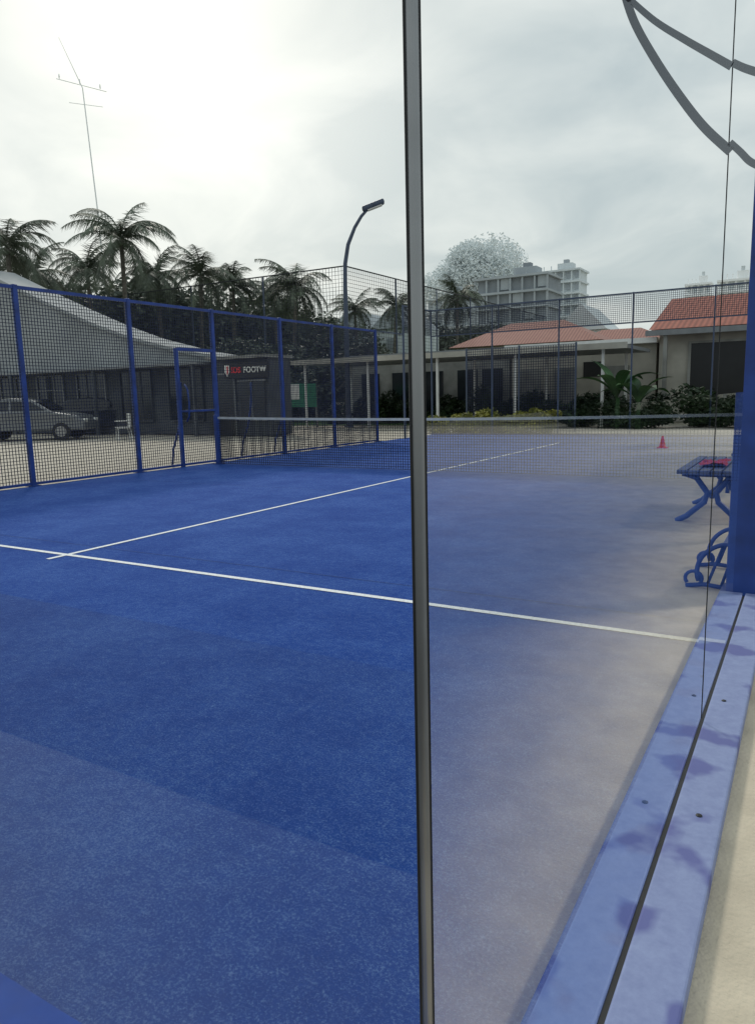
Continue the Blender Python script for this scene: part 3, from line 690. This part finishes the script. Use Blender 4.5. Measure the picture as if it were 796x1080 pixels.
# ------------------------------------------------------------------ right hand buildings
h = thing('house', 'red tiled house with beige walls and a dark opening on the right', 'house', (0, 0, 0))
MB().box((3.0, 34.5, 1.7), (16.4, 8.6, 3.42)).build('wall', K['beige'], h)
b = MB(); x0, x1 = -5.5, 12.0
for sgn in (-1, 1):
    ye = 34.5 + sgn * 4.9
    pts = [(x0, ye, 3.45), (x1, ye, 3.45), (x1, 34.5, 5.05), (x0, 34.5, 5.05)]
    b.face(pts); b.face([(x, y, z - .14) for x, y, z in pts][::-1])
b.build('roof', K['roof'], h)
MB().box((3.2, 29.55, 3.32), (17.6, .12, .2)).build('fascia', K['dimframe'], h)
b = MB(); b.face([(-5.2, 30.2, 3.35), (-5.2, 38.8, 3.35), (-5.2, 34.5, 4.85)]); b.build('gable', K['beige'], h)
d_ = MB().box((-2.9, 30.17, 1.45), (2.3, .08, 2.9)).build('door', K['black'], h); MB().box((-4.1, 30.14, 1.45), (.1, .1, 2.9)).box((-1.7, 30.14, 1.45), (.1, .1, 2.9)).box((-2.9, 30.14, 2.94), (2.5, .1, .08)).build('door_frame', K['greywall'], d_)
for x in (.6, 3.6, 6.6):
    f = MB().box((x, 30.17, 1.8), (2.0, .08, 1.5)).build('window', K['black'], h); MB().box((x, 30.13, 1.8), (.06, .06, 1.54)).box((x, 30.13, 1.0), (2.1, .08, .08)).build('window_frame', K['white'], f)
for x in (-4.9, -1.2, 2.2, 5.6, 9): MB().box((x, 29.7, 1.6), (.14, .14, 3.25)).build('veranda_post', K['greywall'], h)
a_ = thing('annex', 'pale flat roofed annex with grey doors left of the red tiled house', 'building', (0, 0, 0))
MB().box((-8.3, 33, 1.5), (5.9, 5, 3.0)).build('wall', K['beige'], a_); MB().box((-8.3, 32.8, 3.1), (6.1, 5.8, .2)).build('roof', K['white'], a_)
for x in (-10.4, -8.9, -6.8): MB().box((x, 30.46, 1.1), (.9, .08, 2.2)).build('door', K['greywall'], a_)
MB().box((-7.8, 30.46, 2.1), (.7, .08, .6)).build('window', K['black'], a_)
c_ = thing('canopy', 'long flat grey canopy on slim columns behind the far end wall', 'canopy')
MB().box((-12.2, 27.4, 2.68), (13.6, 4.2, .12)).build('roof', K['dimframe'], c_)
MB().box((-12.2, 25.26, 2.70), (13.7, .06, .2)).build('fascia', K['beige'], c_)
for i in range(5):
    for y in (25.6, 29.2): MB().box((-18.6 + i * 3.1, y, 1.3), (.09, .09, 2.64)).build('column', K['white'], c_)
lb = thing('store_building', 'low shaded grey building under the long canopy', 'building', (0, 0, 0))
MB().box((-15.6, 33, 1.5), (8.2, 4, 3.0)).build('wall', K['greywall'], lb); MB().box((-15.6, 32.9, 3.1), (8.6, 4.6, .18)).build('roof', K['dimframe'], lb)
for x in (-18.6, -16.9, -15.2, -13.5, -12.3): MB().box((x, 30.96, 1.35), (.95, .08, 1.9)).build('window', K['winglass'], lb)
bw = thing('boundary_wall', 'weathered grey boundary wall running behind the canopy', 'wall')
MB().box((-26.5, 35.5, 1.2), (13, .2, 2.4)).build('wall_panel', K['greywall'], bw)
for i in range(6): MB().box((-32.6 + i * 2.5, 35.35, 1.25), (.3, .14, 2.52)).build('pier', K['beige'], bw)
for i in range(8):
    x = -19.8 + i * 1.45
    t = thing('shrub', ORD[i] + ' shrub from the left under the long canopy behind the far end wall', 'shrub', (x, 29.9 - .3 * (i % 2), -.03), i * 1.4, 'shrubs under the canopy')
    c = bpy.data.objects.new('leaves', HM[i % 2]); COL.objects.link(c); c.parent = t; c.scale = (1.05, 1.05, .8 + .2 * (i % 3))
    MB().tube([(0, 0, 0), (0, 0, .6)], .04, 6).build('stem', K['trunk'], t)
def hip(name, lab, X, Y, wx, wy, he, hr, m, rm):
    t = thing(name, lab, 'house', (X, Y, 0))
    MB().box((0, 0, he / 2), (wx, wy, he)).build('wall', m, t)
    ex, ey = wx / 2 + .5, wy / 2 + .5; r = max(.3, ex - ey)
    b = MB(); A, B_, C, D_ = (-ex, -ey, he), (ex, -ey, he), (ex, ey, he), (-ex, ey, he); E, F = (-r, 0, hr), (r, 0, hr)
    b.face([A, B_, F, E]); b.face([B_, C, F]); b.face([C, D_, E, F]); b.face([D_, A, E]); b.face([D_, C, B_, A]); b.v = [(x, y, z + .01) for x, y, z in b.v]
    b.build('roof', rm, t)
    for i in range(3):
        f = MB().box((-wx * .3 + i * wx * .3, -wy / 2 - .03, he * .6), (1.0, .08, 1.2)).build('window', K['winglass'], t)
q = P(566, 345, Y=46); hip('house', 'hazy red hipped roof house behind the canopy', q.x, 46, 8.5, 5, 4.1, 5.6, K['beige'], K['hazyroof'])
q = P(655, 345, Y=52); hip('house', 'second hazy red roof between the canopy and the tiled house', q.x, 52, 7.5, 5, 4.0, 5.3, K['beige'], K['hazyroof'])
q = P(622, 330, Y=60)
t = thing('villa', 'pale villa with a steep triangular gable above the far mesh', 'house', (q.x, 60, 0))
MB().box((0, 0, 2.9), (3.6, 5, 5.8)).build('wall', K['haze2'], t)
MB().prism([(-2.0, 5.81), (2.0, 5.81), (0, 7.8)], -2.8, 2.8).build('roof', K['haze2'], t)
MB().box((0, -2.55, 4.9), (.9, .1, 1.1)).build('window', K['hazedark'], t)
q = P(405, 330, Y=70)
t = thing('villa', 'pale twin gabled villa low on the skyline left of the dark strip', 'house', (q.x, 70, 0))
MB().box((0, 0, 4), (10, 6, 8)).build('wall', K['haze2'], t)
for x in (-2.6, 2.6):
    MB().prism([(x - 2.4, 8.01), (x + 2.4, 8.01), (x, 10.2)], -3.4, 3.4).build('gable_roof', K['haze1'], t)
    MB().box((x, -3.05, 6.4), (1.2, .1, 1.3)).build('window', K['hazedark'], t)
def tower(px0, px1, pyt, Y, floors, lab, m, openm, bays=6, unfinished=False):
    a = P(px0, pyt, Y=Y); c = P(px1, pyt, Y=Y); wv = abs(c.x - a.x); X = (a.x + c.x) / 2; top = a.z
    t = thing('apartment_tower', lab, 'building', (X, Y, 0)); dp_ = wv * .6; fh = top / floors
    MB().box((0, dp_ / 2 + .6, top / 2), (wv - 1.2, dp_, top)).build('wall', openm if unfinished else m, t)
    for i in range(floors + 1): MB().box((0, dp_ / 2, i * fh + (.25 if i == 0 else -.2)), (wv, dp_ + 1.2, .45)).build('floor_slab', m, t)
    bw_ = wv / bays
    for i in range(floors - 4, floors):
        for k in range(bays):
            if unfinished:
                if (i + k) % 3 == 0: MB().box((-wv / 2 + (k + .5) * bw_, .3, (i + .5) * fh), (bw_ * .7, .2, fh * .7)).build('wall_panel', m, t)
            else: MB().box((-wv / 2 + (k + .5) * bw_, .5, (i + .5) * fh), (bw_ * .5, .3, fh * .5)).build('window', openm, t)
    for k in range(bays + 1): MB().box((-wv / 2 + .2 + k * (wv - .4) / bays, -.1, top / 2), (.35, .3, top)).build('column', m, t)
    r = MB().box((wv * .15, dp_ * .4, top + .9), (wv * .3, dp_ * .4, 1.8)).build('stair_house', m, t)
    MB().box((wv * .15, dp_ * .4, top + 2.3), (wv * .10, wv * .10, 1.0)).build('water_tank', openm, r)
    for k in range(5): MB().box((-wv * .4 + k * wv * .15, .5, top + .6), (.2, .2, 1.2)).build('rooftop_column', m, t)
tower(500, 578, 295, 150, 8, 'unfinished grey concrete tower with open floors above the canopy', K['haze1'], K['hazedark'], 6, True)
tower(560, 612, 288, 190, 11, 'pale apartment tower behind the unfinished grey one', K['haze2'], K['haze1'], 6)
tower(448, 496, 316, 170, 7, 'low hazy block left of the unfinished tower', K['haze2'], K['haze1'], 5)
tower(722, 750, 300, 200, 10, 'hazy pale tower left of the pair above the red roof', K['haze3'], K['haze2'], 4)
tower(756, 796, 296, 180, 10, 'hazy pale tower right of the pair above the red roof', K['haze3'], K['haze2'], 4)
q = P(104, 215, D=75)  # solid pale pole stands in for one reflected in the glass
t = thing('pole_reflection_stand_in', 'slender pale utility pole with crossarms standing in for its glass reflection above the palms', 'utility pole', (q.x, q.y, 0))
uz = P(88, 92, D=75).z
MB().tube([(0, 0, -.03), (-.1, 0, uz * .6), (-.5, -.3, uz), (-2.0, -1.2, uz + 4.2)], [.08, .06, .045, .015], 8).build('pole', K['haze3'], t)
MB().bar((-2.4, -1.5, uz + .8), (1.2, .9, uz - .3), .045).bar((-1.6, -1.0, uz - 1.2), (.9, .6, uz - 1.6), .035).build('crossarm', K['haze3'], t)
b = MB()
for k in range(3): b.lathe([(.03, 0), (.06, .2), (.03, .4)], (-2.2 + 1.5 * k, -1.35 + .95 * k, uz + .8 - .45 * k), 8)
b.build('insulator', K['haze3'], t)
